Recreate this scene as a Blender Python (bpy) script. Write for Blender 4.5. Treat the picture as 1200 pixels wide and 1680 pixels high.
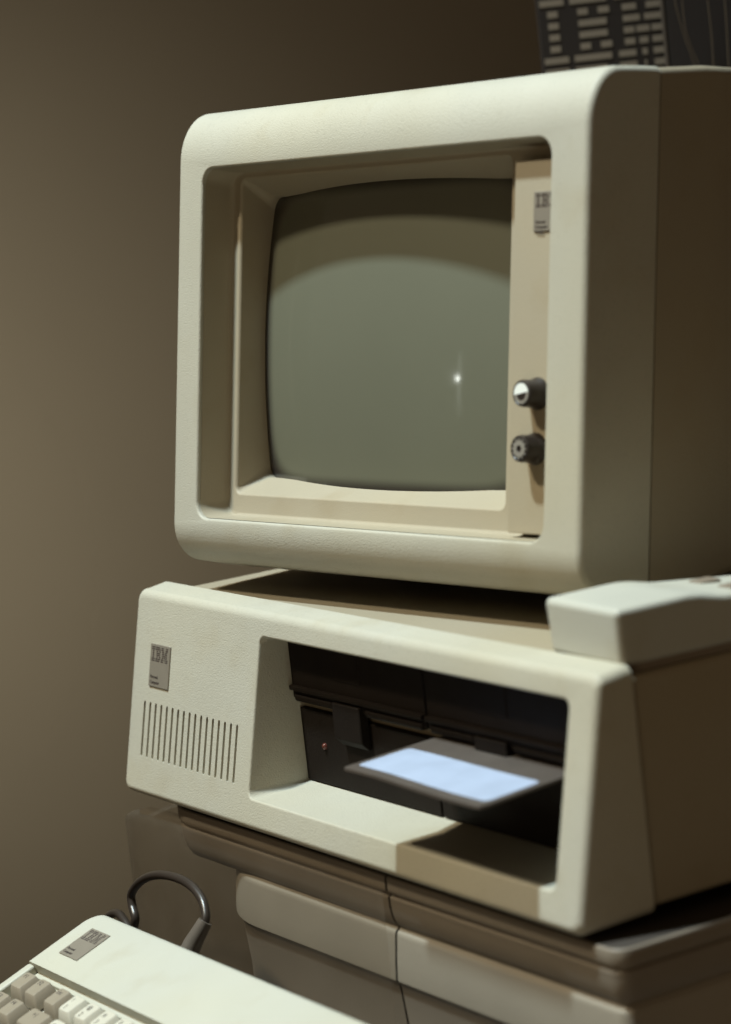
import bpy, bmesh, math, random
from mathutils import Vector, Matrix, Euler
from mathutils.geometry import delaunay_2d_cdt
random.seed(7)
for o in list(bpy.data.objects): bpy.data.objects.remove(o)
S = bpy.context.scene
COL = S.collection
R = math.radians

# ------------------------------------------------------------------ camera
CAM = Vector((1.58200916, -0.78514581, 0.41571071))
CM = Matrix(((0.5307485585661468, -0.06357738989396935, 0.8451413391109369),
             (0.840427218415108, 0.16830371695124619, -0.5151271196582831),
             (-0.10948999099005222, 0.9836827610335891, 0.14275912411588015)))
FPX = 4496.5
cd = bpy.data.cameras.new('camera'); cam = bpy.data.objects.new('camera', cd); COL.objects.link(cam)
cam.matrix_world = Matrix.Translation(CAM) @ CM.to_4x4()
cd.sensor_fit = 'HORIZONTAL'; cd.sensor_width = 24.0; cd.lens = FPX / 1200 * 24.0
cd.clip_start = 0.05; cd.clip_end = 50
cd.dof.use_dof = True; cd.dof.focus_distance = 1.68; cd.dof.aperture_fstop = 5.0
S.camera = cam

# ------------------------------------------------------------------ world, exposure
w = bpy.data.worlds.new('World'); S.world = w; w.use_nodes = True
bg = w.node_tree.nodes['Background']
bg.inputs[0].default_value = (1.0, 0.72, 0.44, 1); bg.inputs[1].default_value = 0.088
S.view_settings.view_transform = 'Standard'; S.view_settings.look = 'None'
S.view_settings.exposure = 0.0; S.view_settings.gamma = 1.0

# ------------------------------------------------------------------ lamps
def spot(name, pos, target, watts, color, radius, deg, blend):
    l = bpy.data.lights.new(name, 'SPOT'); l.energy = watts; l.color = color
    l.shadow_soft_size = radius; l.spot_size = R(deg); l.spot_blend = blend
    o = bpy.data.objects.new(name, l); COL.objects.link(o); o.location = pos
    o.rotation_euler = (Vector(target) - Vector(pos)).to_track_quat('-Z', 'Y').to_euler()
    return o
# cool gallery spotlight, almost overhead
spot('gallery_spot_overhead', (-0.18, -1.21, 3.99), (0.22, -0.05, 0.10), 1080, (0.725, 0.90, 0.965), 0.12, 26, 0.7)
# warmer gallery spotlight, high in front and to the left
spot('gallery_spot_front', (-0.42, -1.95, 3.15), (0.22, -0.05, 0.10), 350, (1.0, 0.875, 0.64), 0.15, 28, 0.7)
# warm fill lamp added low at the front right, standing for bounced light
spot('bounce_fill_right', (1.75, -1.75, -0.25), (0.4, 0.0, 0.15), 17, (1.0, 0.80, 0.52), 0.45, 60, 0.8)
# wash lamp added to give the wall behind a soft bright patch
spot('wall_wash_fill', (-0.3, -1.2, 0.7), (-1.70, 0.45, -0.04), 122, (1.0, 0.91, 0.70), 0.4, 41, 1.0)
# lamp across the room that the screen mirrors
def small_lamp(name, pos, watts, radius):
    l = bpy.data.lights.new(name, 'POINT'); l.energy = watts; l.color = (0.95, 1.0, 0.92); l.shadow_soft_size = radius
    o = bpy.data.objects.new(name, l); COL.objects.link(o); o.location = pos
small_lamp('distant_lamp', (-0.905, -2.09, 0.47), 0.35, 0.012)
la = bpy.data.lights.new('distant_tube', 'AREA'); la.shape = 'ELLIPSE'; la.size = 0.035; la.size_y = 0.34; la.energy = 0.03; la.color = (0.95, 1, 0.9)
oa = bpy.data.objects.new('distant_tube', la); COL.objects.link(oa); oa.location = (-0.90, -2.11, 0.445)
oa.rotation_euler = (Vector((0.2565, .096, .2546)) - Vector(oa.location)).to_track_quat('-Z', 'Y').to_euler()

# ------------------------------------------------------------------ pixels to positions
def ray(u, v): return CM @ Vector(((u - 600) / FPX, -(v - 840) / FPX, -1.0))
def at_y(u, v, y):
    r = ray(u, v); return CAM + r * ((y - CAM.y) / r.y)
def at_z(u, v, z):
    r = ray(u, v); return CAM + r * ((z - CAM.z) / r.z)

# ------------------------------------------------------------------ materials
def mat(name, col, rough=0.5, bump=0.0, bscale=900, var=0.05, vscale=6, coat=0.0, spec=0.5, metal=0.0, speck=0.0, rvar=0.0, age=0.0):
    m = bpy.data.materials.new(name); m.use_nodes = True
    nt = m.node_tree; b = nt.nodes['Principled BSDF']
    b.inputs['Base Color'].default_value = (*col, 1); b.inputs['Roughness'].default_value = rough
    b.inputs['Specular IOR Level'].default_value = spec; b.inputs['Metallic'].default_value = metal
    b.inputs['Coat Weight'].default_value = coat; b.inputs['Coat Roughness'].default_value = 0.08
    tc = nt.nodes.new('ShaderNodeTexCoord')
    def noise(scale, detail=3):
        n = nt.nodes.new('ShaderNodeTexNoise'); n.inputs['Scale'].default_value = scale; n.inputs['Detail'].default_value = detail
        nt.links.new(tc.outputs['Object'], n.inputs['Vector']); return n
    def ramp(n, a, c, lo=.3, hi=.7):
        r = nt.nodes.new('ShaderNodeMapRange'); r.inputs[1].default_value = lo; r.inputs[2].default_value = hi
        r.inputs[3].default_value = a; r.inputs[4].default_value = c
        nt.links.new(n.outputs[0], r.inputs[0]); return r
    if var:
        n = noise(vscale, 5); r = ramp(n, 1 - var, 1 + var * .6)
        mx = nt.nodes.new('ShaderNodeMix'); mx.data_type = 'RGBA'; mx.blend_type = 'MULTIPLY'; mx.inputs[0].default_value = 1
        mx.inputs[6].default_value = (*col, 1)
        nt.links.new(r.outputs[0], mx.inputs[7])
        last = mx.outputs[2]
        if age:                                                  # patchy yellowing and faint grime
            for sc, tint, lo, hi in ((4.5, (1.0, .93, .77), .42, .72), (26, (.86, .80, .70), .56, .80)):
                n3 = noise(sc, 7); r3 = ramp(n3, 0, age, lo, hi)
                m3 = nt.nodes.new('ShaderNodeMix'); m3.data_type = 'RGBA'; m3.blend_type = 'MULTIPLY'
                nt.links.new(r3.outputs[0], m3.inputs[0]); nt.links.new(last, m3.inputs[6]); m3.inputs[7].default_value = (*tint, 1); last = m3.outputs[2]
        if speck:
            n2 = noise(420, 2); r2 = ramp(n2, 1 - speck, 1, .3, .42)
            m2 = nt.nodes.new('ShaderNodeMix'); m2.data_type = 'RGBA'; m2.blend_type = 'MULTIPLY'; m2.inputs[0].default_value = 1
            nt.links.new(last, m2.inputs[6]); nt.links.new(r2.outputs[0], m2.inputs[7]); last = m2.outputs[2]
        nt.links.new(last, b.inputs['Base Color'])
    if rvar:
        n = noise(22, 6); r = ramp(n, max(.02, rough - rvar), rough + rvar)
        nt.links.new(r.outputs[0], b.inputs['Roughness'])
    if bump:
        n = noise(bscale, 2); bp = nt.nodes.new('ShaderNodeBump'); bp.inputs['Strength'].default_value = bump
        bp.inputs['Distance'].default_value = 0.0006
        nt.links.new(n.outputs[0], bp.inputs['Height']); nt.links.new(bp.outputs[0], b.inputs['Normal'])
    return m
BEIGE = (0.42, 0.402, 0.338)
M = {}
M['case'] = mat('cream_case_plastic', BEIGE, .55, .5, 1050, .06, 7, spec=.35, speck=.07, rvar=.08, age=.55)
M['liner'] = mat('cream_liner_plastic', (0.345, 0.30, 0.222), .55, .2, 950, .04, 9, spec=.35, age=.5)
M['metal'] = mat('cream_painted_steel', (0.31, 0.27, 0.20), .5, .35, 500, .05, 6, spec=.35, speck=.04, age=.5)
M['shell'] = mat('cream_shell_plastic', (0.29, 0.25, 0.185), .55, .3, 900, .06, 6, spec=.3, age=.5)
M['kb'] = mat('cream_keyboard_plastic', (0.435, 0.428, 0.372), .5, .3, 800, .04, 8, spec=.35, rvar=.05, age=.5)
M['keyw'] = mat('pale_key_plastic', (0.50, 0.47, 0.39), .45, .15, 900, .03, 20, spec=.4)
M['keyd'] = mat('grey_key_plastic', (0.26, 0.22, 0.165), .45, .15, 900, .04, 20, spec=.4)
M['black'] = mat('black_drive_plastic', (0.011, 0.0078, 0.006), .62, .3, 900, .15, 30, spec=.12, rvar=.08)
M['rub'] = mat('black_rubber', (0.024, 0.018, 0.014), .55, .1, 500, .1, 30)
M['knob'] = mat('black_knob_plastic', (0.022, 0.016, 0.013), .38, .1, 900, .1, 30)
M['sheath'] = mat('grey_sheath_plastic', (0.12, 0.10, 0.082), .3, .1, 500, .1, 30)
M['cable'] = mat('dark_cable_vinyl', (0.032, 0.024, 0.019), .34, .1, 500, .12, 30)
M['silver'] = mat('brushed_badge_metal', (0.235, 0.205, 0.165), .42, .1, 900, .06, 60, metal=.2)
M['ink'] = mat('dark_print_ink', (0.055, 0.042, 0.036), .5, 0, 1, .05, 40)
M['keyink'] = mat('key_legend_ink', (0.07, 0.055, 0.045), .6, 0, 1, .05, 40)
M['white'] = mat('white_cap_print', (0.78, 0.80, 0.76), .35, 0, 1, .03, 60)
M['greycap'] = mat('grey_cap_print', (0.22, 0.20, 0.17), .4, 0, 1, .05, 60)
M['slotdark'] = mat('slot_back_plastic', (0.20, 0.16, 0.11), .6, .2, 800, .05, 20)
M['floppy'] = mat('black_disk_jacket', (0.075, 0.060, 0.050), .5, .5, 500, .15, 40, rvar=.08)
M['label'] = mat('pale_blue_paper_label', (0.33, 0.385, 0.51), .6, .2, 300, .09, 45)
M['led'] = mat('red_led_lens', (0.09, 0.024, 0.017), .2, 0, 1, .05, 60)
M['plinth'] = mat('glossy_taupe_laminate', (0.150, 0.124, 0.099), .42, .05, 60, .08, 8, spec=.35, rvar=.06)
M['core'] = mat('dark_plinth_core', (0.035, 0.027, 0.021), .7, .1, 200, .1, 10)
M['wall'] = mat('taupe_wall_paint', (0.295, 0.265, 0.215), .8, .12, 160, .05, 1.6)
M['floor'] = mat('dark_gallery_floor', (0.08, 0.066, 0.054), .6, .1, 100, .1, 3)
M['sign'] = mat('black_sign_board', (0.020, 0.013, 0.010), .6, .1, 300, .1, 12)
M['signink'] = mat('grey_sign_print', (0.25, 0.205, 0.155), .6, 0, 1, .05, 40)
M['panel'] = mat('dark_brown_board', (0.015, 0.010, 0.0085), .6, .1, 200, .1, 12)
M['wire'] = mat('thin_brass_wire', (0.10, 0.075, 0.05), .4, 0, 1, .05, 40)
M['edge'] = mat('brown_edge_strip', (0.06, 0.045, 0.033), .6, 0, 1, .1, 20)
M['btn'] = mat('brown_button_plastic', (0.20, 0.16, 0.12), .5, .1, 600, .05, 30)
M['crtedge'] = mat('dark_crt_mask', (0.02, 0.016, 0.014), .5, 0, 1, .05, 30)
# CRT glass: grey-green phosphor under clear glass
m = mat('grey_green_crt_glass', (0.125, 0.128, 0.092), .55, 0, 1, .04, 8, coat=1.0, spec=.3); M['crt'] = m
m.node_tree.nodes['Principled BSDF'].inputs['Coat Roughness'].default_value = 0.045
def crt_mask(m, cx, cz, hx, hz):
    """dark unphosphored border of the tube face"""
    nt = m.node_tree; b = nt.nodes['Principled BSDF']; src = b.inputs['Base Color'].links[0].from_socket
    tc = nt.nodes.new('ShaderNodeTexCoord'); sp = nt.nodes.new('ShaderNodeSeparateXYZ'); nt.links.new(tc.outputs['Object'], sp.inputs[0])
    def mth(op, a, c=None):
        n = nt.nodes.new('ShaderNodeMath'); n.operation = op
        for i, q in enumerate((a, c)):
            if q is None: continue
            if isinstance(q, (int, float)): n.inputs[i].default_value = q
            else: nt.links.new(q, n.inputs[i])
        return n.outputs[0]
    def ax(o, c, h): return mth('POWER', mth('DIVIDE', mth('ABSOLUTE', mth('SUBTRACT', o, c)), h), 9.0)
    d = mth('POWER', mth('ADD', ax(sp.outputs[0], cx, hx), ax(sp.outputs[2], cz, hz)), 1/9.0)
    r = nt.nodes.new('ShaderNodeMapRange'); r.interpolation_type = 'SMOOTHSTEP'
    r.inputs[1].default_value = .93; r.inputs[2].default_value = 1.03; r.inputs[3].default_value = 0; r.inputs[4].default_value = 1
    nt.links.new(d, r.inputs[0])
    mx = nt.nodes.new('ShaderNodeMix'); mx.data_type = 'RGBA'; nt.links.new(r.outputs[0], mx.inputs[0]); nt.links.new(src, mx.inputs[6])
    mx.inputs[7].default_value = (.018, .014, .012, 1); nt.links.new(mx.outputs[2], b.inputs['Base Color'])
crt_mask(m, .1632, .1390, .1215, .0915)
_nt = m.node_tree; _b = _nt.nodes['Principled BSDF']; _tc = _nt.nodes.new('ShaderNodeTexCoord'); _n = _nt.nodes.new('ShaderNodeTexNoise'); _n.inputs['Scale'].default_value = 30; _n.inputs['Detail'].default_value = 8
_r = _nt.nodes.new('ShaderNodeMapRange'); _r.inputs[1].default_value = .35; _r.inputs[2].default_value = .75; _r.inputs[3].default_value = .035; _r.inputs[4].default_value = .11
_nt.links.new(_tc.outputs['Object'], _n.inputs['Vector']); _nt.links.new(_n.outputs[0], _r.inputs[0]); _nt.links.new(_r.outputs[0], _b.inputs['Coat Roughness'])

# ------------------------------------------------------------------ mesh helpers
def empty(name, loc=(0, 0, 0), mw=None):
    o = bpy.data.objects.new(name, None); COL.objects.link(o); o.empty_display_size = .02
    if mw is not None: o.matrix_world = mw
    else: o.location = loc
    return o
def tag(o, label, cat, group=None):
    o['label'] = label; o['category'] = cat
    if group: o['group'] = group
    return o
def link(name, me, material, parent=None, smooth=35, wn=True):
    o = bpy.data.objects.new(name, me); COL.objects.link(o)
    if material and not me.materials: me.materials.append(material)
    if parent: o.parent = parent
    if smooth and len(me.polygons):
        me.polygons.foreach_set('use_smooth', [True] * len(me.polygons))
        me.set_sharp_from_angle(angle=R(smooth))
        if wn:
            md = o.modifiers.new('weighted_normal', 'WEIGHTED_NORMAL'); md.keep_sharp = True; md.weight = 70
    return o
class MB:
    def __init__(s): s.v = []; s.f = []
    def add(s, vs, fs):
        b = len(s.v); s.v += [tuple(q) for q in vs]; s.f += [tuple(i + b for i in f) for f in fs]; return b
    def box(s, x0, x1, y0, y1, z0, z1):
        s.add([(x0,y0,z0),(x1,y0,z0),(x1,y1,z0),(x0,y1,z0),(x0,y0,z1),(x1,y0,z1),(x1,y1,z1),(x0,y1,z1)],
              [(0,3,2,1),(4,5,6,7),(0,1,5,4),(1,2,6,5),(2,3,7,6),(3,0,4,7)])
    def loft(s, loops, close=True, cap0=False, cap1=False, flip=False):
        n = len(loops[0]); b = len(s.v)
        for L in loops: s.v += [tuple(q) for q in L]
        for k in range(len(loops) - 1):
            for i in range(n if close else n - 1):
                j = (i + 1) % n
                f = (b + k*n + i, b + k*n + j, b + (k+1)*n + j, b + (k+1)*n + i)
                s.f.append(f[::-1] if flip else f)
        if cap0: f = tuple(b + i for i in range(n)); s.f.append(f if flip else f[::-1])
        if cap1: f = tuple(b + (len(loops)-1)*n + i for i in range(n)); s.f.append(f[::-1] if flip else f)
    def mesh(s, name, fix=True, merge=0.0):
        me = bpy.data.meshes.new(name); me.from_pydata(s.v, [], s.f)
        if fix or merge:
            bm = bmesh.new(); bm.from_mesh(me)
            if merge: bmesh.ops.remove_doubles(bm, verts=bm.verts, dist=merge)
            if fix: bmesh.ops.recalc_face_normals(bm, faces=bm.faces)
            bm.to_mesh(me); bm.free()
        me.update(); return me
    def obj(s, name, material, parent=None, smooth=35, fix=True, merge=0.0, wn=True):
        return link(name, s.mesh(name, fix, merge), material, parent, smooth, wn)
def rbox_mesh(name, x0, x1, y0, y1, z0, z1, r=.002, seg=3):
    bm = bmesh.new(); bmesh.ops.create_cube(bm, size=1)
    for v in bm.verts:
        v.co = Vector((x0 + (v.co.x + .5)*(x1-x0), y0 + (v.co.y + .5)*(y1-y0), z0 + (v.co.z + .5)*(z1-z0)))
    if r: bmesh.ops.bevel(bm, geom=list(bm.edges), offset=r, segments=seg, profile=.5, affect='EDGES')
    me = bpy.data.meshes.new(name); bm.to_mesh(me); bm.free(); return me
def rbox(name, b, material, parent=None, r=.002, seg=3):
    return link(name, rbox_mesh(name, *b, r=r, seg=seg), material, parent)
def rrect(x0, x1, z0, z1, r, n=6):
    """rounded rectangle, counter-clockwise from the lower left corner; returns (x, z, weight of top/bottom side)"""
    out = []
    for cx, cz, a0 in ((x0+r, z0+r, 180), (x1-r, z0+r, 270), (x1-r, z1-r, 0), (x0+r, z1-r, 90)):
        for k in range(n + 1):
            a = R(a0 + 90 * k / n); out.append((cx + r*math.cos(a), cz + r*math.sin(a), abs(math.sin(a))))
    return out
def tube(path, rad, nseg=10, sub=8):
    """smooth tube through points (Catmull-Rom)"""
    P = [Vector(p) for p in path]; pts = []
    rr = rad if isinstance(rad, (list, tuple)) else [rad] * len(P); rs = []
    for i in range(len(P) - 1):
        p0 = P[max(i-1, 0)]; p1 = P[i]; p2 = P[i+1]; p3 = P[min(i+2, len(P)-1)]
        for k in range(sub):
            t = k / sub
            pts.append(.5*((2*p1) + (p2-p0)*t + (2*p0-5*p1+4*p2-p3)*t*t + (3*p1-p0-3*p2+p3)*t**3)); rs.append(rr[i]*(1-t) + rr[i+1]*t)
    pts.append(P[-1]); rs.append(rr[-1])
    up = Vector((.13, .2, 1)); loops = []
    for i, p in enumerate(pts):
        d = (pts[min(i+1, len(pts)-1)] - pts[max(i-1, 0)]).normalized()
        a = d.cross(up).normalized() if i == 0 else (a - d * a.dot(d)).normalized()
        b = d.cross(a)
        loops.append([p + rs[i]*(math.cos(2*math.pi*k/nseg)*a + math.sin(2*math.pi*k/nseg)*b) for k in range(nseg)])
    mb = MB(); mb.loft(loops, cap0=True, cap1=True); return mb
def text_mesh(txt, size, depth=0.0, align='LEFT', bold=0.0):
    c = bpy.data.curves.new('t', 'FONT'); c.body = txt; c.size = size; c.align_x = align; c.extrude = depth; c.offset = bold
    c.resolution_u = 3
    o = bpy.data.objects.new('t', c); COL.objects.link(o)
    dg = bpy.context.evaluated_depsgraph_get(); me = bpy.data.meshes.new_from_object(o.evaluated_get(dg))
    bpy.data.objects.remove(o); bpy.data.curves.remove(c)
    me.materials.clear(); return me
# eight-bar lettering in unit bars: rows from the top, intervals in bar units
ROWS_I = [[(0, 5.6)], [(0, 5.6)]] + [[(1.6, 4.0)]] * 4 + [[(0, 5.6)], [(0, 5.6)]]
ROWS_B = [[(0, 7.4)], [(0, 8.6)], [(1.6, 4.0), (6.3, 8.9)], [(1.6, 8.1)], [(1.6, 8.1)], [(1.6, 4.0), (6.3, 8.9)], [(0, 8.6)], [(0, 7.4)]]
ROWS_M = [[(0, 3.9), (8.1, 12)], [(0, 4.3), (7.7, 12)], [(1.6, 4.9), (7.1, 10.4)], [(1.6, 5.5), (6.5, 10.4)],
          [(1.6, 4.0), (4.5, 7.5), (8.0, 10.4)], [(1.6, 4.0), (5.0, 7.0), (8.0, 10.4)],
          [(0, 4.0), (5.4, 6.6), (8.0, 12)], [(0, 4.0), (5.75, 6.25), (8.0, 12)]]
def bars_mesh(name, height, thick, xs=1.0, fill=.62, xmax=1e9):
    """the striped three-letter logo, lower left at 0,0 in the XY plane"""
    p = height / (8 - (1 - fill)); mb = MB(); x = 0.0; u = p * xs
    for rows, wd in ((ROWS_I, 5.6), (ROWS_B, 8.9), (ROWS_M, 12)):
        for k, row in enumerate(rows):
            y1 = height - k * p; y0 = y1 - p * fill
            for a, b in row:
                a, b = x + a*u, x + b*u
                if a > xmax: continue
                mb.box(a, min(b, xmax), y0, y1, 0, thick)
        x += (wd + 1.35) * u
    return mb.mesh(name, fix=False)

# ------------------------------------------------------------------ setting
HEAD = Vector((-0.84551051, 0.53395877, 0)); ER = Vector((0.53395877, 0.84551051, 0))
def facing(D, x, z):  # frame facing the camera heading: local x right, y up, z toward the camera
    o = CAM + HEAD * D + ER * x; o.z = CAM.z + z
    return Matrix((( ER.x, 0, -HEAD.x, o.x), (ER.y, 0, -HEAD.y, o.y), (0, 1, 0, o.z), (0, 0, 0, 1)))
mb = MB(); mb.box(-3.0, 2.6, -1.6, 2.2, -.08, 0)
o = mb.obj('wall', M['wall'], None, 0); o.matrix_world = facing(3.2, 0, 0); o['kind'] = 'structure'
mb = MB(); mb.box(-3.2, 3.5, -3.2, 2.8, -.86, -.82); o = mb.obj('floor', M['floor'], None, 0); o['kind'] = 'structure'

# ------------------------------------------------------------------ plinth under the computer
PY, PX0, PX1, PBACK = -0.020, -0.080, 0.5185, 0.72
PROF = [(-.0060, 0), (-.0052, -.0008), (-.0050, -.0010)]      # filled below
def plinth_path(x0=PX0, rl=.085, nl=22, nr=8):
    """plan outline: left end (big radius) - front - right end (small radius), as (point, normal)"""
    rr = .010; pts = []
    pts.append((Vector((x0, PBACK, 0)), Vector((-1, 0, 0))))
    for k in range(nl + 1):
        a = R(180 + 90*k/nl); pts.append((Vector((x0 + rl + rl*math.cos(a), PY + rl + rl*math.sin(a), 0)), Vector((math.cos(a), math.sin(a), 0))))
    for X in (.15, .25): pts.append((Vector((X, PY, 0)), Vector((0, -1, 0))))
    pts.append((Vector((.3033, PY, 0)), Vector((0, -1, 0)))); pts.append((Vector((.3052, PY, 0)), Vector((0, -1, 0))))
    for X in (.38, .45): pts.append((Vector((X, PY, 0)), Vector((0, -1, 0))))
    for k in range(nr + 1):
        a = R(270 + 90*k/nr); pts.append((Vector((PX1 - rr + rr*math.cos(a), PY + rr + rr*math.sin(a), 0)), Vector((math.cos(a), math.sin(a), 0))))
    pts.append((Vector((PX1, PBACK, 0)), Vector((1, 0, 0))))
    return pts
# profile: (z, inset)
prof = [(-.0052, .0018), (-.0052, .0012), (-.0056, .0004), (-.0064, 0), (-.0132, 0), (-.0142, .0004), (-.0148, .0012), (-.0150, .0026), (-.0166, .0026), (-.0172, .0012), (-.0182, .0008)]
for k in range(9):   # cove
    a = R(90*k/8); prof.append((-.0190 - .0165*math.sin(a*.9), .0010 + .0045*(1 - math.cos(a))))
prof += [(-.0364, .0056), (-.0372, .0050), (-.0380, .0038), (-.0392, .0031), (-.0410, .0028), (-.047, .0021), (-.0555, .0010), (-.0648, .0002), (-.0664, .0002), (-.0676, .0008), (-.0690, .0020), (-.075, .0028), (-.10, .0050), (-.20, .0060), (-.82, .0060)]
plinth = tag(empty('display_plinth', (.25, .2, -.82)), 'taupe moulded plinth under the computer, with a vertical seam and a clear rounded left end', 'plinth')
def sub(o, p):  # parent keeping world position when the parent is an unrotated empty
    o.parent = p; o.matrix_parent_inverse = p.matrix_world.inverted(); return o
bpy.context.view_layer.update()
path = plinth_path()
def acrylic(name):
    m = bpy.data.materials.new(name); m.use_nodes = True; nt = m.node_tree; nt.nodes.clear()
    out = nt.nodes.new('ShaderNodeOutputMaterial'); tr = nt.nodes.new('ShaderNodeBsdfTransparent'); tr.inputs[0].default_value = (.95, .93, .90, 1)
    gl = nt.nodes.new('ShaderNodeBsdfGlossy'); gl.inputs['Roughness'].default_value = .22; gl.inputs[0].default_value = (.5, .49, .47, 1)
    df = nt.nodes.new('ShaderNodeBsdfDiffuse'); df.inputs[0].default_value = (.34, .29, .23, 1)
    tc = nt.nodes.new('ShaderNodeTexCoord'); nz = nt.nodes.new('ShaderNodeTexNoise'); nz.inputs['Scale'].default_value = 18; nz.inputs['Detail'].default_value = 6
    nt.links.new(tc.outputs['Object'], nz.inputs['Vector'])
    mr = nt.nodes.new('ShaderNodeMapRange'); mr.inputs[1].default_value = .35; mr.inputs[2].default_value = .7; mr.inputs[3].default_value = .05; mr.inputs[4].default_value = .13
    nt.links.new(nz.outputs[0], mr.inputs[0])
    lw = nt.nodes.new('ShaderNodeLayerWeight'); lw.inputs[0].default_value = .5
    pw = nt.nodes.new('ShaderNodeMath'); pw.operation = 'POWER'; nt.links.new(lw.outputs['Facing'], pw.inputs[0]); pw.inputs[1].default_value = 4.0
    fr = nt.nodes.new('ShaderNodeMath'); fr.operation = 'MULTIPLY_ADD'; nt.links.new(pw.outputs[0], fr.inputs[0]); fr.inputs[1].default_value = .35; fr.inputs[2].default_value = .04
    m1 = nt.nodes.new('ShaderNodeMixShader'); nt.links.new(mr.outputs[0], m1.inputs[0]); nt.links.new(tr.outputs[0], m1.inputs[1]); nt.links.new(df.outputs[0], m1.inputs[2])
    m2 = nt.nodes.new('ShaderNodeMixShader'); nt.links.new(fr.outputs[0], m2.inputs[0]); nt.links.new(m1.outputs[0], m2.inputs[1]); nt.links.new(gl.outputs[0], m2.inputs[2])
    nt.links.new(m2.outputs[0], out.inputs[0]); return m
M['acrylic'] = acrylic('smoky_clear_acrylic')
M['block'] = mat('pale_taupe_block', (0.27, 0.236, 0.187), .5, .12, 300, .08, 10)
M['slab'] = mat('dark_taupe_slab', (0.20, 0.168, 0.131), .5, .1, 300, .1, 10)
def shell_pt(p, n, z, ins):
    t = min(max((.06 - p.x)/.10, 0), 1.25)                     # the upper edge dips towards the rounded left end
    return p - n*ins + Vector((0, 0, z - .022*t*t*max(0.0, 1 + z/.075)))
def split(path): return [i for i, (p, n) in enumerate(path) if abs(p.x - .3033) < 1e-6][0]
kf = [i for i, q in enumerate(prof) if q[0] <= -.0364][0]; kc = [i for i, q in enumerate(prof) if q[0] <= -.0664][0]
for name, rows, x0, rl, m_ in (('fascia', prof[:kf + 1], .020, .05, 'slab'), ('lower_panel', prof[kf:kc + 1], .050, .095, 'block'), ('base_panel', prof[kc:], .052, .095, 'slab')):
    pth = plinth_path(x0, rl); k_ = split(pth)
    for seg in (pth[:k_ + 1], pth[k_ + 1:]):
        mb = MB(); mb.loft([[p - n*ins + Vector((0, 0, z)) for p, n in seg] for z, ins in rows], close=False)
        sub(mb.obj(name, M[m_], None, 40, wn=False), plinth)
# inner body behind the panels, seen only through the seam
pth = plinth_path(.052, .095)
mb = MB(); mb.loft([[p - n*.0115 + Vector((0, 0, z)) for p, n in pth] for z in (-.030, -.82)], close=True, cap0=True, cap1=True)
sub(mb.obj('core', M['core'], None, 40), plinth)
pth = plinth_path(.020, .05)
mb = MB(); mb.loft([[p - n*.0016 + Vector((0, 0, z)) for p, n in pth] for z in (-.0051, -.0058)], close=True, cap0=True, cap1=True)
sub(mb.obj('top', M['core'], None, 40), plinth)  # dark core colour here stands in for the case's shadow on the top
# clear acrylic cover wrapped round the left half
pth = plinth_path(); seg = pth[:split(pth) + 1]; rows = [(-.0085, .010), (-.0086, .004), (-.0100, .0016), (-.0125, .0004), (-.017, 0), (-.04, 0), (-.07, 0), (-.12, 0), (-.30, 0), (-.82, 0)]
mb = MB(); mb.loft([[shell_pt(p, n, z, ins - .0025) for p, n in seg] for z, ins in rows], close=False)
sub(mb.obj('clear_cover', M['acrylic'], None, 60, wn=False), plinth)

# ------------------------------------------------------------------ monitor
MO = Vector((0.03044574, 0.01540751, 0.15219223))
MR = Matrix(((0.9917870614380317, -0.12642968726853718, -0.019338018029097306),
             (0.12790005771739826, 0.9803852340055265, 0.149954553714835),
             (0.0, -0.15119631980014933, 0.9885037546104167)))
MR = MR @ Matrix.Rotation(-.016, 3, 'X')
MO = MO - MR.col[1]*.0022 + Vector((-.0025, 0, 0))
MW = Matrix.Translation(MO) @ MR.to_4x4()
mon = tag(empty('monitor', mw=MW), 'cream boxy computer monitor with dark screen and two black knobs', 'monitor')
WM, HM = .3774, .2775
def loop(x0, x1, z0, z1, r, y, n=8):
    f = y if callable(y) else (lambda x, z, t: y)
    return [Vector((x, f(x, z, t), z)) for x, z, t in rrect(x0, x1, z0, z1, r, n)]
# outer frame: a rounded side profile run across the width, with small side edges
FS = .0042; ZT, ZB = .2822, -.0055
TZ, TY, BZ, BY = .0325, .0235, .0250, .0225        # round-overs at the top and bottom front edges (height, depth)
prof = [(.0525, .2845), (.044, .2840), (.033, .2831)]
for k in range(0, 13):
    a = R(90*k/12); prof.append((TY*(1 - math.sin(a)), ZT - TZ*(1 - math.cos(a))))
nfront = len(prof) - 1                                 # last top point: start of the flat front
for k in range(12, -1, -1):
    a = R(90*k/12); prof.append((BY*(1 - math.sin(a)), ZB + BZ*(1 - math.cos(a))))
prof += [(.033, -.0072), (.044, -.0085), (.0525, -.0090)]
def offset_profile(pr, d):
    out = []
    for i, (y, z) in enumerate(pr):
        y0, z0 = pr[max(i-1, 0)]; y1, z1 = pr[min(i+1, len(pr)-1)]
        ty, tz = y1 - y0, z1 - z0; l = math.hypot(ty, tz); ny, nz = -tz/l, ty/l      # inward normal of a path running top-back to front to bottom-back
        out.append((y + ny*d, z + nz*d))
    return out
# make sure the offset goes inward (front point must move to +y)
sgn = 1 if offset_profile(prof, .001)[nfront][0] > prof[nfront][0] else -1
side = []
for k in range(6):
    b = R(90*k/5); side.append((FS*(1 - math.cos(b)) if False else FS*(1 - math.cos(b)), FS*(1 - math.sin(b))))
mb = MB()
for left in (True, False):
    rows = []
    for xo, off in side:                                # xo grows from the side plane, offset shrinks to zero
        x = xo if left else WM - xo
        rows.append([Vector((x, y, z)) for y, z in offset_profile(prof, sgn*off)])
    mb.loft(rows, close=False)
    mb.add([q for q in rows[0]], [tuple(range(len(rows[0])))])
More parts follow.
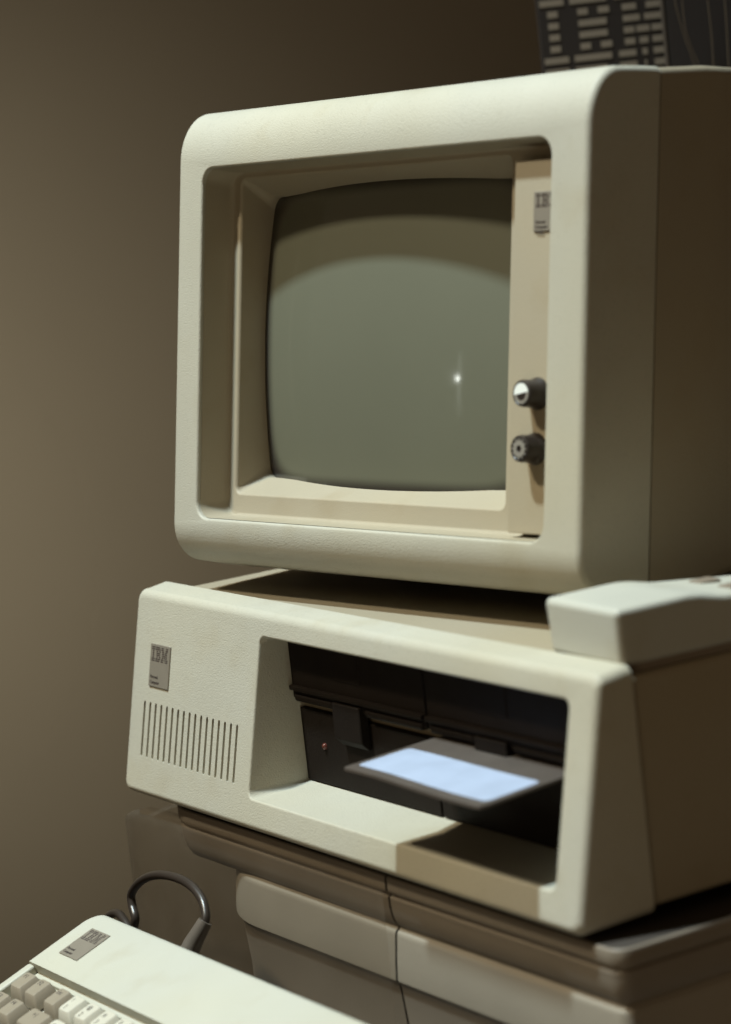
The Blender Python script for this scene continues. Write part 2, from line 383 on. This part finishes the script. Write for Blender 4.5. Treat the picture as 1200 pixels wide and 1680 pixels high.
# top and bottom strips between the rounded sides (the flat front is filled separately)
for rng in (range(0, nfront + 1), range(nfront + 1, len(prof))):
    mb.loft([[Vector((x, prof[i][0], prof[i][1])) for i in rng] for x in (FS, WM - FS)], close=False)
OX0, OX1, OZ0, OZ1 = .0262, .3478, .0232, .2440
zt_, zb_ = prof[nfront][1], prof[nfront + 1][1]
outer_ = [(FS, zb_), (WM - FS, zb_), (WM - FS, zt_), (FS, zt_)]
hole_ = [(x, z) for x, z, t in rrect(OX0 - .0016, OX1 + .0016, OZ0 - .0016, OZ1 + .0016, .0121, 8)]
vs = [Vector(q) for q in outer_ + hole_]; nh = len(hole_)
es = [(k, (k+1) % 4) for k in range(4)] + [(4 + k, 4 + (k+1) % nh) for k in range(nh)]
cv, ce, cf, *_ = delaunay_2d_cdt(vs, es, [], 0, 1e-7)
def inside(pt, ring):
    c = False; x, y = pt; n = len(ring)
    for i in range(n):
        x1, y1 = ring[i]; x2, y2 = ring[(i+1) % n]
        if (y1 > y) != (y2 > y) and x < (x2-x1)*(y-y1)/(y2-y1) + x1: c = not c
    return c
mb.add([Vector((q.x, 0, q.y)) for q in cv], [tuple(f) for f in cf if not inside(sum((cv[i] for i in f), Vector((0, 0)))/len(f), hole_)])
loops = []
for e, y in ((.0016, 0), (.0008, .0003), (.0002, .0009), (0, .0018), (0, .0040)):
    loops.append(loop(OX0 - e, OX1 + e, OZ0 - e, OZ1 + e, .0105 + e, y))
loops.append(loop(OX0 - .004, OX1 + .004, OZ0 - .004, OZ1 + .004, .012, .0055))
mb.loft(loops); mb.obj('front_bezel', M['case'], mon, 50, merge=1e-6)
# liner: wall, panel, funnel
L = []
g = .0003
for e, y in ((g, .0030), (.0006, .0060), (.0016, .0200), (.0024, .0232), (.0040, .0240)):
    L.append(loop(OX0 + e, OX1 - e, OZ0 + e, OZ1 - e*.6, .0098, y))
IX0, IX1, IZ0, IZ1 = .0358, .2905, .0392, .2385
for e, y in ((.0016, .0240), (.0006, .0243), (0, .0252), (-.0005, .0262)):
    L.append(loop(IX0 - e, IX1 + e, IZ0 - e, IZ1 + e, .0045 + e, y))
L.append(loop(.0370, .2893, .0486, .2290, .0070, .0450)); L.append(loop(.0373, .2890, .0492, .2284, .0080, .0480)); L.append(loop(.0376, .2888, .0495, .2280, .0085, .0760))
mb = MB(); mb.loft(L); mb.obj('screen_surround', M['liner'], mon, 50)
# raised control panel to the right of the screen
cp = rbox('control_panel', (.3065, .3466, .0120, .0250, .0268, .2335), M['liner'], mon, r=.0007, seg=2)
# CRT face
SCX, SCZ, SPY, SR = .1632, .1390, .0310, .60
mb = MB(); N = 40
for j in range(N + 1):
    for i in range(N + 1):
        x = -.1285 + .257*i/N; z = -.0935 + .187*j/N
        mb.v.append((SCX + x, SPY + SR - math.sqrt(SR*SR - x*x - z*z), SCZ + z))
for j in range(N):
    for i in range(N): q = j*(N+1) + i; mb.f.append((q, q+1, q+N+2, q+N+1))
mb.obj('screen', M['crt'], mon, 180, fix=False, wn=False)
# rear shell (behind the groove)
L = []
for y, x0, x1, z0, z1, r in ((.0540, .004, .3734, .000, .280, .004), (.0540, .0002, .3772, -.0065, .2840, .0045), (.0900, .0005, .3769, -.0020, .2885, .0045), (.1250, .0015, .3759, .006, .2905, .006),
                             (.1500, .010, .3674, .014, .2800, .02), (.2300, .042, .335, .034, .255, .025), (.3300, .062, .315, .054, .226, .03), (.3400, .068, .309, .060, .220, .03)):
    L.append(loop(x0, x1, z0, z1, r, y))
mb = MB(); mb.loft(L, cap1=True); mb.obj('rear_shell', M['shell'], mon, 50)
mb = MB(); mb.loft([loop(.0030, .3744, -.004, .2815, .004, .049), loop(.0030, .3744, -.004, .2815, .004, .056)]); mb.obj('seam_gasket', M['rub'], mon, 50)
# feet reaching the top of the system unit
TOPZ = .1236
MI = MW.inverted()
for lx in (.055, .300):
    for ly, zz in ((.165, .024), (.285, .052)):
        c0 = MW @ Vector((lx, ly, zz)); q = [(-.012, -.012), (.012, -.012), (.012, .012), (-.012, .012)]
        mb = MB(); mb.loft([[MI @ Vector((c0.x + a, c0.y + b, TOPZ)) for a, b in q], [MI @ Vector((c0.x + a, c0.y + b, c0.z + .004)) for a, b in q]], cap0=True, cap1=True)
        mb.obj('foot', M['rub'], mon, 30)
# knobs
def disc(mb, x, y, z, r, a0=0, a1=360, n=28, rin=0):
    pts = []
    for k in range(n + 1):
        a = R(a0 + (a1 - a0)*k/n); pts.append((x + r*math.cos(a), y, z + r*math.sin(a)))
    if rin:
        inn = [(x + rin*math.cos(R(a0 + (a1-a0)*k/n)), y, z + rin*math.sin(R(a0 + (a1-a0)*k/n))) for k in range(n+1)]
        mb.add(pts + inn, [(k, k+1, n+2+k, n+1+k) for k in range(n)])
    else: mb.add([(x, y, z)] + pts, [(0, k+1, k+2) for k in range(n)])
def knob(x, z, yt, kind):
    prof = [(.0092, .0122), (.0090, .0105), (.0083, .0092), (.0077, .0075), (.0076, yt + .0012), (.0072, yt + .0003), (.0064, yt), (.0060, yt + .0004)]
    n = 40; loops = []
    for r, y in prof:
        loops.append([Vector((x + (r - (.00025 if k % 2 and y > yt + .001 else 0))*math.cos(2*math.pi*k/n), y, z + (r - (.00025 if k % 2 and y > yt + .001 else 0))*math.sin(2*math.pi*k/n))) for k in range(n)])
    mb = MB(); mb.loft(loops, cap1=True); ko = mb.obj('knob', M['knob'], mon, 40)
    if kind == 'contrast':
        ko['label'] = 'black knob with a half white cap'
        mb = MB(); disc(mb, x, yt - .0001, z, .0058); mb.obj('cap_ring', M['greycap'], ko, 0)
        mb = MB(); disc(mb, x, yt - .0003, z, .0057, 10, 190); mb.obj('cap_half_white', M['white'], ko, 0)
        mb = MB(); disc(mb, x, yt - .0003, z - .0001, .0036, 190, 370); mb.obj('cap_half_black', M['knob'], ko, 0)
    else:
        ko['label'] = 'black knob with a grey sun cap'
        mb = MB()
        disc(mb, x, yt - .0002, z, .0046, rin=.0019)
        for k in range(12):
            a = 2*math.pi*k/12; disc(mb, x + .0052*math.cos(a), yt - .0002, z + .0052*math.sin(a), .0007, n=6)
        mb.obj('cap_sun', M['greycap'], ko, 0)
knob(.3292, .1046, -.0005, 'contrast'); knob(.3284, .0742, -.0005, 'sun')

def badge(parent, mw, wd, ht, lines, th=.0006, textscale=1.0):
    """badge plate in its own local XY plane (z out); mw places it in the parent's frame"""
    b = rbox('badge', (0, wd, 0, ht, -th, th), M['silver'], parent, r=.0003, seg=1); b.matrix_local = mw
    lg = link('logo', bars_mesh('logo', ht*.34, .00012, xs=(wd*.82)/(29.2)/(ht*.34/(8 - .38))), M['ink'], b, 0); lg.location = (wd*.09, ht*.60, th)
    for k, t in enumerate(lines):
        o = link('lettering', text_mesh(t, ht*.105*textscale, .00005, bold=.00004), M['ink'], b, 0); o.location = (wd*.09, ht*(.20 - .125*k), th + .0001)
    return b
FRONT = Matrix(((1, 0, 0, 0), (0, 0, -1, 0), (0, 1, 0, 0), (0, 0, 0, 1)))   # local XY plane stood up, facing -Y
badge(mon, Matrix.Translation((.3232, .0116, .1940)) @ FRONT, .0226, .0220, ['Personal', 'Computer', 'Display'], textscale=1.0)

# ------------------------------------------------------------------ system unit
TH = R(12.315); SO = Vector((0, -.0283, 0)); ct, st = math.cos(TH), math.sin(TH)
def B(x, y, z): return Vector((x, SO.y + y*ct + z*st, SO.z - y*st + z*ct))   # leaning bezel frame: x right, y inward, z up the face
SW, SH = .498, .1327
unit = tag(empty('system_unit', (0, 0, 0)), 'wide cream desktop computer case with black drive bay and vent slots', 'computer')
def bloop(x0, x1, z0, z1, r, y, n=6):
    f = y if callable(y) else (lambda x, z, t: y)
    return [B(x, f(x, z, t), z) for x, z, t in rrect(x0, x1, z0, z1, r, n)]
def wloop(x0, x1, z0, z1, r, Y, n=6):
    f = Y if callable(Y) else (lambda x, z: Y)
    return [Vector((x, f(x, z), z)) for x, z, t in rrect(x0, x1, z0, z1, r, n)]
HZ = SH * ct
mb = MB(); loops = []
loops.append(wloop(.003, SW - .003, .003, HZ - .003, .004, .0205))
loops.append(wloop(0, SW, 0, HZ, .006, .0205)); loops.append(wloop(0, SW, 0, HZ + .0006, .006, .0185))
FZ, FD, FS, FSD = .0065, .0060, .0045, .0045
for k in range(8):
    a = R(90*k/7); s_, c_ = math.sin(a), math.cos(a)
    def fy(x, z, t, s_=s_): return (FD*t + FSD*(1-t)) * (1 - s_)
    loops.append(bloop(FS*(1-c_), SW - FS*(1-c_), FZ*.7*(1-c_), SH - FZ*(1-c_), max(.003, .0065 - FS*(1-c_)*.6), fy))
mb.loft(loops)
outer = [(x, z) for x, z, t in rrect(FS, SW - FS, FZ*.7, SH - FZ, max(.003, .0065 - FS*.6), 6)]
OX0, OX1, OZ0, OZ1 = .1618, .4752, .0192, .1168
hole_main = [(x, z) for x, z, t in rrect(OX0 - .0014, OX1 + .0014, OZ0 - .0014, OZ1 + .0014, .0064, 6)]
slots = []
NS = 17
for k in range(NS):
    xc = .0218 + (.1428 - .0218)*k/(NS - 1); slots.append([(x, z) for x, z, t in rrect(xc - .0013, xc + .0013, .0248, .0610, .00125, 4)])
# face with holes
vs = []; es = []
for ring in [outer, hole_main] + slots:
    b = len(vs); vs += [Vector(q) for q in ring]; es += [(b+i, b+(i+1) % len(ring)) for i in range(len(ring))]
cv, ce, cf, *_ = delaunay_2d_cdt(vs, es, [], 0, 1e-7)
def inside(pt, ring):
    c = False; x, y = pt; n = len(ring)
    for i in range(n):
        x1, y1 = ring[i]; x2, y2 = ring[(i+1) % n]
        if (y1 > y) != (y2 > y) and x < (x2-x1)*(y-y1)/(y2-y1) + x1: c = not c
    return c
fs = []
for f in cf:
    c = sum((cv[i] for i in f), Vector((0, 0))) / len(f)
    if inside(c, outer) and not inside(c, hole_main) and not any(inside(c, s) for s in slots): fs.append(tuple(f))
mb.add([B(q.x, 0, q.y) for q in cv], fs)
# slot pockets
for s in slots:
    mb.loft([[B(x, 0, z) for x, z in s], [B(x, .0023, z) for x, z in s]], cap1=True)
# drive bay: rounded lip, front walls, crease, rear walls
L = [[B(x, 0, z) for x, z in hole_main]]
for e, y in ((.0006, .0003), (.0001, .0008), (0, .0016)): L.append(bloop(OX0 - e, OX1 + e, OZ0 - e, OZ1 + e, .005 + e, y))
def yc(x, z): t = (z - .0187)/(.1140 - .0187); return .0040*(1-t) - .0005*t
L.append(wloop(OX0 + .0030, OX1 - .0030, .0190, .1136, .0035, yc))
L.append(wloop(OX0 + .0042, OX1 - .0042, .0215, .1130, .0020, .0165))
L.append(wloop(OX0 + .0042, OX1 - .0042, .0215, .1130, .0020, .0300))
mb.loft(L)
bez = mb.obj('front_bezel', M['case'], unit, 42, merge=1e-6)
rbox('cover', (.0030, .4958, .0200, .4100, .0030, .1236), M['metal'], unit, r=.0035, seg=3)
for x in (.05, .448):
    for y in (.05, .37): rbox('foot', (x - .014, x + .014, y - .014, y + .014, -.0051, .004), M['rub'], unit, r=.002, seg=2)
badge(unit, Matrix.Translation(B(.0262, -.0004, .0713)) @ Matrix.Rotation(-TH, 4, 'X') @ FRONT, .0262, .0275, ['Personal', 'Computer'], textscale=1.0)
# drives
def drive(x0, x1):
    d = rbox('disk_drive', (x0, x1, .0160, .1900, .0222, .0672), M['black'], unit, r=.0008, seg=2)
    rbox('upper_face', (x0, x1, .0125, .1900, .0738, .1125), M['black'], d, r=.0008, seg=2)
    rbox('ledge', (x0 + .0005, x1 - .0005, .0096, .0135, .0790, .0822), M['black'], d, r=.0009, seg=2)
    for a, b in ((x0 + .003, x0 + .046), (x0 + .083, x1 - .003)):
        rbox('slot_bar', (a, b, .0110, .0200, .0722, .0770), M['black'], d, r=.0018, seg=3)
    xl = x0 + .0495
    mb = MB(); q0 = [(xl, .0158), (xl + .030, .0158), (xl + .030, .0092), (xl, .0092)]
    mb.loft([[Vector((x, y, .0775)) for x, y in q0], [Vector((x, y, .0560)) for x, y in q0], [Vector((x, y + (.0050 if y < .01 else 0), .0510)) for x, y in q0]], cap0=True, cap1=True)
    lo = mb.obj('latch', M['black'], d, 30); bv = lo.modifiers.new('bevel', 'BEVEL'); bv.width = .0008; bv.segments = 2
    rbox('nameplate', (x0 + .048, x0 + .080, .0119, .0135, .0905, .1080), M['black'], d, r=.0004, seg=1)
    mb = MB(); loops = [[Vector((x0 + .0256 + r*math.cos(2*math.pi*k/14), y, .0462 + r*math.sin(2*math.pi*k/14))) for k in range(14)] for r, y in ((.0021, .0165), (.0020, .0150), (.0012, .0142), (.0004, .0140))]
    mb.loft(loops, cap1=True); mb.obj('indicator_lamp', M['led'], d, 60)
    return d
drive(.1664, .3132)['label'] = 'black left disk drive with red indicator lamp'
drive(.3150, .4618)['label'] = 'black right disk drive holding the floppy disk'
rbox('bay_filler', (.4624, .4706, .0150, .1500, .0222, .1125), M['black'], unit, r=.0006, seg=1)

# ------------------------------------------------------------------ floppy disk
FX0, FX1 = .3207, .4541
def fz(y, x): # gentle sag and wave
    t = (y + .049)/.061
    return .0660 + .0040*min(max(t, 0), 1) + .0009*math.sin((x - FX0)/.1334*5.2 + .6) * max(0, 1 - max(t, 0))
fl = tag(empty('floppy_disk', (.3874, .02, .070)), 'black floppy disk with pale blue label sticking out of the right drive', 'floppy disk')
bpy.context.view_layer.update()
def sheet(x0, x1, y0, y1, zoff, th, r, nx=24, ny=14):
    mb = MB()
    def pt(u, v, dz):
        x = x0 + (x1-x0)*u; y = y0 + (y1-y0)*v
        # rounded corners by pulling the boundary in
        dx0 = min(x - x0, x1 - x); dy0 = min(y - y0, y1 - y)
        if dx0 < r and dy0 < r:
            a = Vector((r - dx0, r - dy0)); m_ = max(a.x, a.y); l_ = a.length
            if l_ > 1e-9:
                k = m_/l_; nx_, ny_ = r - a.x*k, r - a.y*k
                x = x0 + nx_ if x - x0 < x1 - x else x1 - nx_; y = y0 + ny_ if y - y0 < y1 - y else y1 - ny_
        return (x, y, fz(y, x) + zoff + dz)
    us = [0, .008, .016, .024, .032, .045] + [.045 + .91*k/nx for k in range(1, nx)] + [.955, .968, .976, .984, .992, 1]
    vs_ = [0, .03, .06, .10, .15] + [.15 + .7*k/ny for k in range(1, ny)] + [.85, .90, .94, .97, 1]
    nu, nv = len(us), len(vs_)
    for dz in (0, -th):
        for v in vs_:
            for u in us: mb.v.append(pt(u, v, dz))
    n = nu*nv
    for j in range(nv-1):
        for i in range(nu-1):
            q = j*nu + i; mb.f.append((q, q+1, q+nu+1, q+nu)); mb.f.append((n+q, n+q+nu, n+q+nu+1, n+q+1))
    ring = [i for i in range(nu)] + [j*nu + nu-1 for j in range(1, nv)] + [(nv-1)*nu + i for i in range(nu-2, -1, -1)] + [j*nu for j in range(nv-2, 0, -1)]
    for k in range(len(ring)):
        a, b = ring[k], ring[(k+1) % len(ring)]; mb.f.append((a, n+a, n+b, b))
    return mb
sub(sheet(FX0, FX1, -.0492, .0840, 0, .0016, .003).obj('jacket', M['floppy'], None, 40), fl)
sub(sheet(FX0 + .0050, FX1 - .0045, -.0425, -.0080, .00025, .0002, .0035).obj('paper_label', M['label'], None, 40), fl)

# ------------------------------------------------------------------ beige box on the case
bx = tag(empty('controller_box', mw=Matrix.Translation((.4270, .0215, .1236)) @ Matrix.Rotation(R(-3), 4, 'Z')), 'small cream wedge shaped plastic box on top of the case corner', 'plastic box')
prof = [(.0, .0040), (.0, .0345), (.0420, .0350), (.0500, .0342), (.0640, .0310), (.1400, .0230), (.1400, .0040)]   # (y, z) side view
bm = bmesh.new()
rows = []
for y, z in prof:
    dr = (z - .004)/.036*.0018
    rows.append([bm.verts.new((.0015 - dr*.6, y - (dr if y == 0 else 0), z)), bm.verts.new((.0660 + dr*1.6, y - (dr if y == 0 else 0), z))])
for k in range(len(rows)):
    a, b = rows[k], rows[(k+1) % len(rows)]; bm.faces.new((a[0], a[1], b[1], b[0]))
bm.faces.new([r[0] for r in rows][::-1]); bm.faces.new([r[1] for r in rows])
bmesh.ops.recalc_face_normals(bm, faces=bm.faces)
bmesh.ops.bevel(bm, geom=[e for e in bm.edges if e.calc_length() > 0], offset=.0045, segments=4, profile=.5, affect='EDGES', clamp_overlap=True)
me = bpy.data.meshes.new('body'); bm.to_mesh(me); bm.free(); link('body', me, M['kb'], bx, 50)
rbox('base', (.0045, .0640, .0030, .1370, .0001, .0062), M['btn'], bx, r=.0008, seg=2)
for x in (.020, .046):
    for y in (.088,):
        zt = .0310 - (y - .064)/.076*.0080
        rbox('button', (x - .006, x + .006, y - .007, y + .007, zt - .004, zt + .0016), M['btn'], bx, r=.0015, seg=2)

# ------------------------------------------------------------------ keyboard
KS = .91
KO = CAM + KS * (Vector((-0.0243463, -0.05114749, -0.0934845)) - CAM)
ex = Vector((1, .0014860, 0)); ev = Vector((.0013890, -.9347138, -.3553987)); eu = Vector((.000528, -.3553983, .9347148))
KW = Matrix(((ex.x, -ev.x, eu.x, KO.x), (ex.y, -ev.y, eu.y, KO.y), (ex.z, -ev.z, eu.z, KO.z), (0, 0, 0, 1))) @ Matrix.Diagonal((KS, KS, KS, 1))
kb = tag(empty('keyboard', mw=KW), 'cream computer keyboard with grey and pale keys and coiled back cable', 'keyboard')
kb['label'] = 'cream computer keyboard with pale and grey keys at the bottom left'
# local units: metres at KS=1; x right, y toward the back, z out of the top plane. top ledge: y -.043 .. +.0155
KX0, KX1, KYB, KYS, KYF = -.0210, .5150, .0155, -.0430, -.1900
def kloop(x0, x1, y0, y1, r, z, n=8):
    return [Vector((x, y, z)) for x, y, t in rrect(x0, x1, y0, y1, r, n)]
mb = MB()
# ledge: rounded back corners, top round-over; front step
def ledge_loop(e, z):
    r = .013 - e*.5; out = []
    x0, x1, y0, y1 = KX0 + e, KX1 - e, KYS, KYB - e
    out.append(Vector((x0, y0, z))); out.append(Vector((x1, y0, z)))
    for k in range(9): a = R(90*k/8); out.append(Vector((x1 - r + r*math.cos(a), y1 - r + r*math.sin(a), z)))
    for k in range(9): a = R(90 + 90*k/8); out.append(Vector((x0 + r + r*math.cos(a), y1 - r + r*math.sin(a), z)))
    return out
mb.loft([ledge_loop(.002, -.034), ledge_loop(0, -.030), ledge_loop(-.0006, -.014), ledge_loop(0, -.0035), ledge_loop(.0010, -.0012), ledge_loop(.0028, -.0002), ledge_loop(.0045, 0)], cap0=True, cap1=True)
mb.obj('rear_ledge', M['kb'], kb, 40)
# tray with raised side rims
def tray(name, x0, x1, y0, y1, z0, z1, r=.0015): return rbox(name, (x0, x1, y0, y1, z0, z1), M['kb'], kb, r=r, seg=3)
tray('tray', KX0 + .001, KX1 - .001, KYF, KYS + .001, -.034, -.0105)
tray('side_rim', KX0, KX0 + .0085, KYF, KYS + .0005, -.033, -.0020, .002)
tray('side_rim', KX1 - .0085, KX1, KYF, KYS + .0005, -.033, -.0020, .002)
tray('front_rim', KX0 + .0005, KX1 - .0005, KYF - .003, KYF + .006, -.0335, -.0026, .002)
tray('rear_strip', KX0 + .0086, KX1 - .0086, KYS - .0042, KYS + .0004, -.030, -.0078, .0008)
badge(kb, Matrix.Translation((0, -.0280, .0003)), .0258, .0280, ['Personal', 'Computer'])
P_ = .0216
keymesh = {}
def key_mesh(wd, dp):
    k = (round(wd, 4), round(dp, 4))
    if k in keymesh: return keymesh[k]
    hx, hy = wd/2, dp/2; mb = MB()
    def rr(hx, hy, oy, r, z, dish=0):
        return [Vector((x, y + oy, z - dish*(1 if abs(x) < hx*.7 else 0))) for x, y, t in rrect(-hx, hx, -hy, hy, r, 3)]
    mb.loft([rr(hx - .0008, hy - .0008, 0, .0012, -.0100), rr(hx - .0014, hy - .0014, .0002, .0014, -.0070), rr(hx - .0034, hy - .0028, .0012, .0020, -.0004), rr(hx - .0039, hy - .0033, .0012, .0019, 0), rr(hx - .0060, hy - .0050, .0012, .0015, -.0003)], cap1=True)
    me = mb.mesh('key'); keymesh[k] = me; return me
KZ = .0012
def key(cx, cy, wu, hu, material, leg):
    me = key_mesh(P_*wu - .0012, P_*hu - .0012).copy() if False else key_mesh(P_*wu - .0012, P_*hu - .0012)
    o = bpy.data.objects.new('key', me); COL.objects.link(o); o.parent = kb; o.location = (cx, -cy, KZ)
    if not me.materials:
        me.materials.append(material)
        me.polygons.foreach_set('use_smooth', [True]*len(me.polygons)); me.set_sharp_from_angle(angle=R(40))
    o.material_slots[0].link = 'OBJECT'; o.material_slots[0].material = material
    for t, dx, dy, sz in leg:
        l = link('legend', text_mesh(t, sz, .00003, 'LEFT', bold=.00005), M['keyink'], o, 0); l.location = (dx, dy, -.00022)
D_, W_ = M['keyd'], M['keyw']
r1 = .0600
for row in range(5):
    for c in range(2):
        n = row*2 + c + 1
        key(.0032 + c*P_, r1 + row*P_, 1, 1, D_, [('F%d' % n, -.0050, .0035, .0052)] if row < 3 else [])
x0 = .0532 - P_/2
key(.0532, r1, 1, 1, D_, [('Esc', -.0056, .0035, .0050)])
num = [('!', '1'), ('@', '2'), ('#', '3'), ('$', '4'), ('%', '5'), ('^', '6'), ('&', '7'), ('*', '8'), ('(', '9'), (')', '0'), ('_', '-'), ('+', '=')]
for k, (a, b) in enumerate(num):
    key(.0532 + (k+1)*P_, r1, 1, 1, W_, [(a, -.0040, .0030, .0046), (b, -.0040, -.0042, .0056)] if k < 8 else [])
key(x0 + P_*14, r1, 2, 1, D_, [])
for row, (name, off, letters, endu) in enumerate((('', 1.5, 'QWERTYUIOP[]', 1.5), ('Ctrl', 1.75, "ASDFGHJKL;'`", 1.25), ('', 1.25, '\\ZXCVBNM,./', 2.75))):
    y = r1 + (row+1)*P_
    key(x0 + P_*off/2, y, off, 1, D_, [('\u2190|', -.0060, .0030, .0046)] if row == 0 else [])
    for k, ch in enumerate(letters): key(x0 + P_*(off + .5 + k), y, 1, 1, W_, [(ch, -.0038, .0010, .0058)] if row == 0 and k < 4 else [])
key(x0 + P_*1.0, r1 + 4*P_, 2, 1, D_, []); key(x0 + P_*7.0, r1 + 4*P_, 9, 1, W_, []); key(x0 + P_*12.6, r1 + 4*P_, 2, 1, D_, [])
for row in range(4):
    for k in range(4): key(x0 + P_*(15.6 + k), r1 + row*P_, 1, 1, D_ if k == 3 or row == 0 else W_, [])
# cable from the back of the keyboard
KI = KW.inverted()
cy = -.064
pts = [at_y(u, v, y) for u, v, y in ((309, 1566, -.078), (316, 1550, -.075), (327, 1530, -.071), (337, 1512, -.067))]
sh = tube([KI @ p for p in pts], [.0062/KS, .0058/KS, .0050/KS, .0044/KS], 14, 5).obj('strain_relief', M['sheath'], kb, 40)
pts = [at_y(u, v, y) for u, v, y in ((334, 1520, -.068), (338, 1502, -.065), (331, 1475, -.062), (312, 1452, -.060), (285, 1439, -.058), (255, 1436, -.056), (231, 1446, -.055), (216, 1466, -.055), (217, 1486, -.056), (222, 1508, -.058), (216, 1528, -.058), (205, 1512, -.056), (193, 1499, -.054), (178, 1504, -.053), (168, 1525, -.052), (190, 1560, -.060))]
tube([KI @ p for p in pts], .0028/KS, 12, 8).obj('cable', M['cable'], kb, 50)
# folding feet at the back
for lx in (.03, .46):
    a = KW @ Vector((lx, .002, -.034)); q = [(-.012, -.006), (.012, -.006), (.012, .006), (-.012, .006)]
    SHELF = -.118
    mb = MB(); mb.loft([[KI @ Vector((a.x + i, a.y + j, SHELF)) for i, j in q], [KI @ Vector((a.x + i, a.y + j, a.z + .006)) for i, j in q]], cap0=True, cap1=True); mb.obj('foot', M['rub'], kb, 30)

# ------------------------------------------------------------------ shelf carrying the keyboard
lo = min((KW @ Vector((x, y, z))).z for x in (KX0, KX1) for y, z in ((KYF - .003, -.0335), (.0155, -.034)))
sh = tag(empty('keyboard_shelf', (.35, -.16, lo - .02)), 'taupe shelf fixed to the plinth under the keyboard', 'shelf')
bpy.context.view_layer.update()
kx0 = (KW @ Vector((KX0, 0, 0))).x
sub(rbox('board', (kx0 + .03, .72, -.34, PY + .002, lo - .018, lo), M['plinth'], None, r=.002), sh)

# ------------------------------------------------------------------ sign with the striped logo, dark board and wires behind the monitor
D = 2.06; k = D/2.4
sg = tag(empty('logo_sign', mw=facing(D, .1565*k, -.25)), 'dark sign board with striped pale logo letters behind the monitor', 'sign')
mb_ = rbox_mesh('board', 0, .125*k + .03, -.19, .42, -.012, 0, r=.0015, seg=2); link('board', mb_, M['sign'], sg)
hgt = 9.85e-3*k*7.56
lg = link('logo', bars_mesh('logo', hgt, .0004, xs=.381, fill=.56, xmax=.125*k), M['signink'], sg, 0); lg.location = (.0022, .25 + .0148*k, .0001)
D2 = 2.00; k2 = D2/2.4
pn = tag(empty('dark_board', mw=facing(D2, .2665*k2, -.25)), 'plain dark board half covering the logo sign, at the top right', 'board')
link('panel', rbox_mesh('panel', 0, .16, -.19, .42, -.010, 0, r=.0015, seg=2), M['panel'], pn)
link('edge_strip', rbox_mesh('edge_strip', -.0022, -.0004, -.19, .42, -.010, .0004, r=.0003, seg=1), M['edge'], pn)
def wire(label, pts):
    r_ = []
    for u, v in pts:
        ry = ray(u, v); n = -HEAD; t = ((CAM + HEAD*(D2 - .012)) - CAM).dot(n)/ry.dot(n); r_.append(CAM + ry*t)
    o = tube(r_, .00045, 6, 6).obj('hanging_wire', M['wire'], None, 60); tag(o, label, 'wire', 'thin wires hanging over the dark board'); return o
wire('rightmost thin wire hanging over the dark board', [(1186, -60), (1190, 0), (1194, 60), (1196, 108), (1197, 170)])
wire('second thin wire from the right over the dark board', [(1158, -60), (1162, 0), (1168, 55), (1171, 104), (1173, 170)])
wire('third thin slanting wire from the right over the dark board', [(1117, -40), (1124, 40), (1136, 80), (1146, 104), (1160, 170)])
wire('leftmost thin slanting wire over the dark board', [(1102, -40), (1110, 10), (1124, 60), (1139, 104), (1152, 170)])

S.render.resolution_x = 731; S.render.resolution_y = 1024
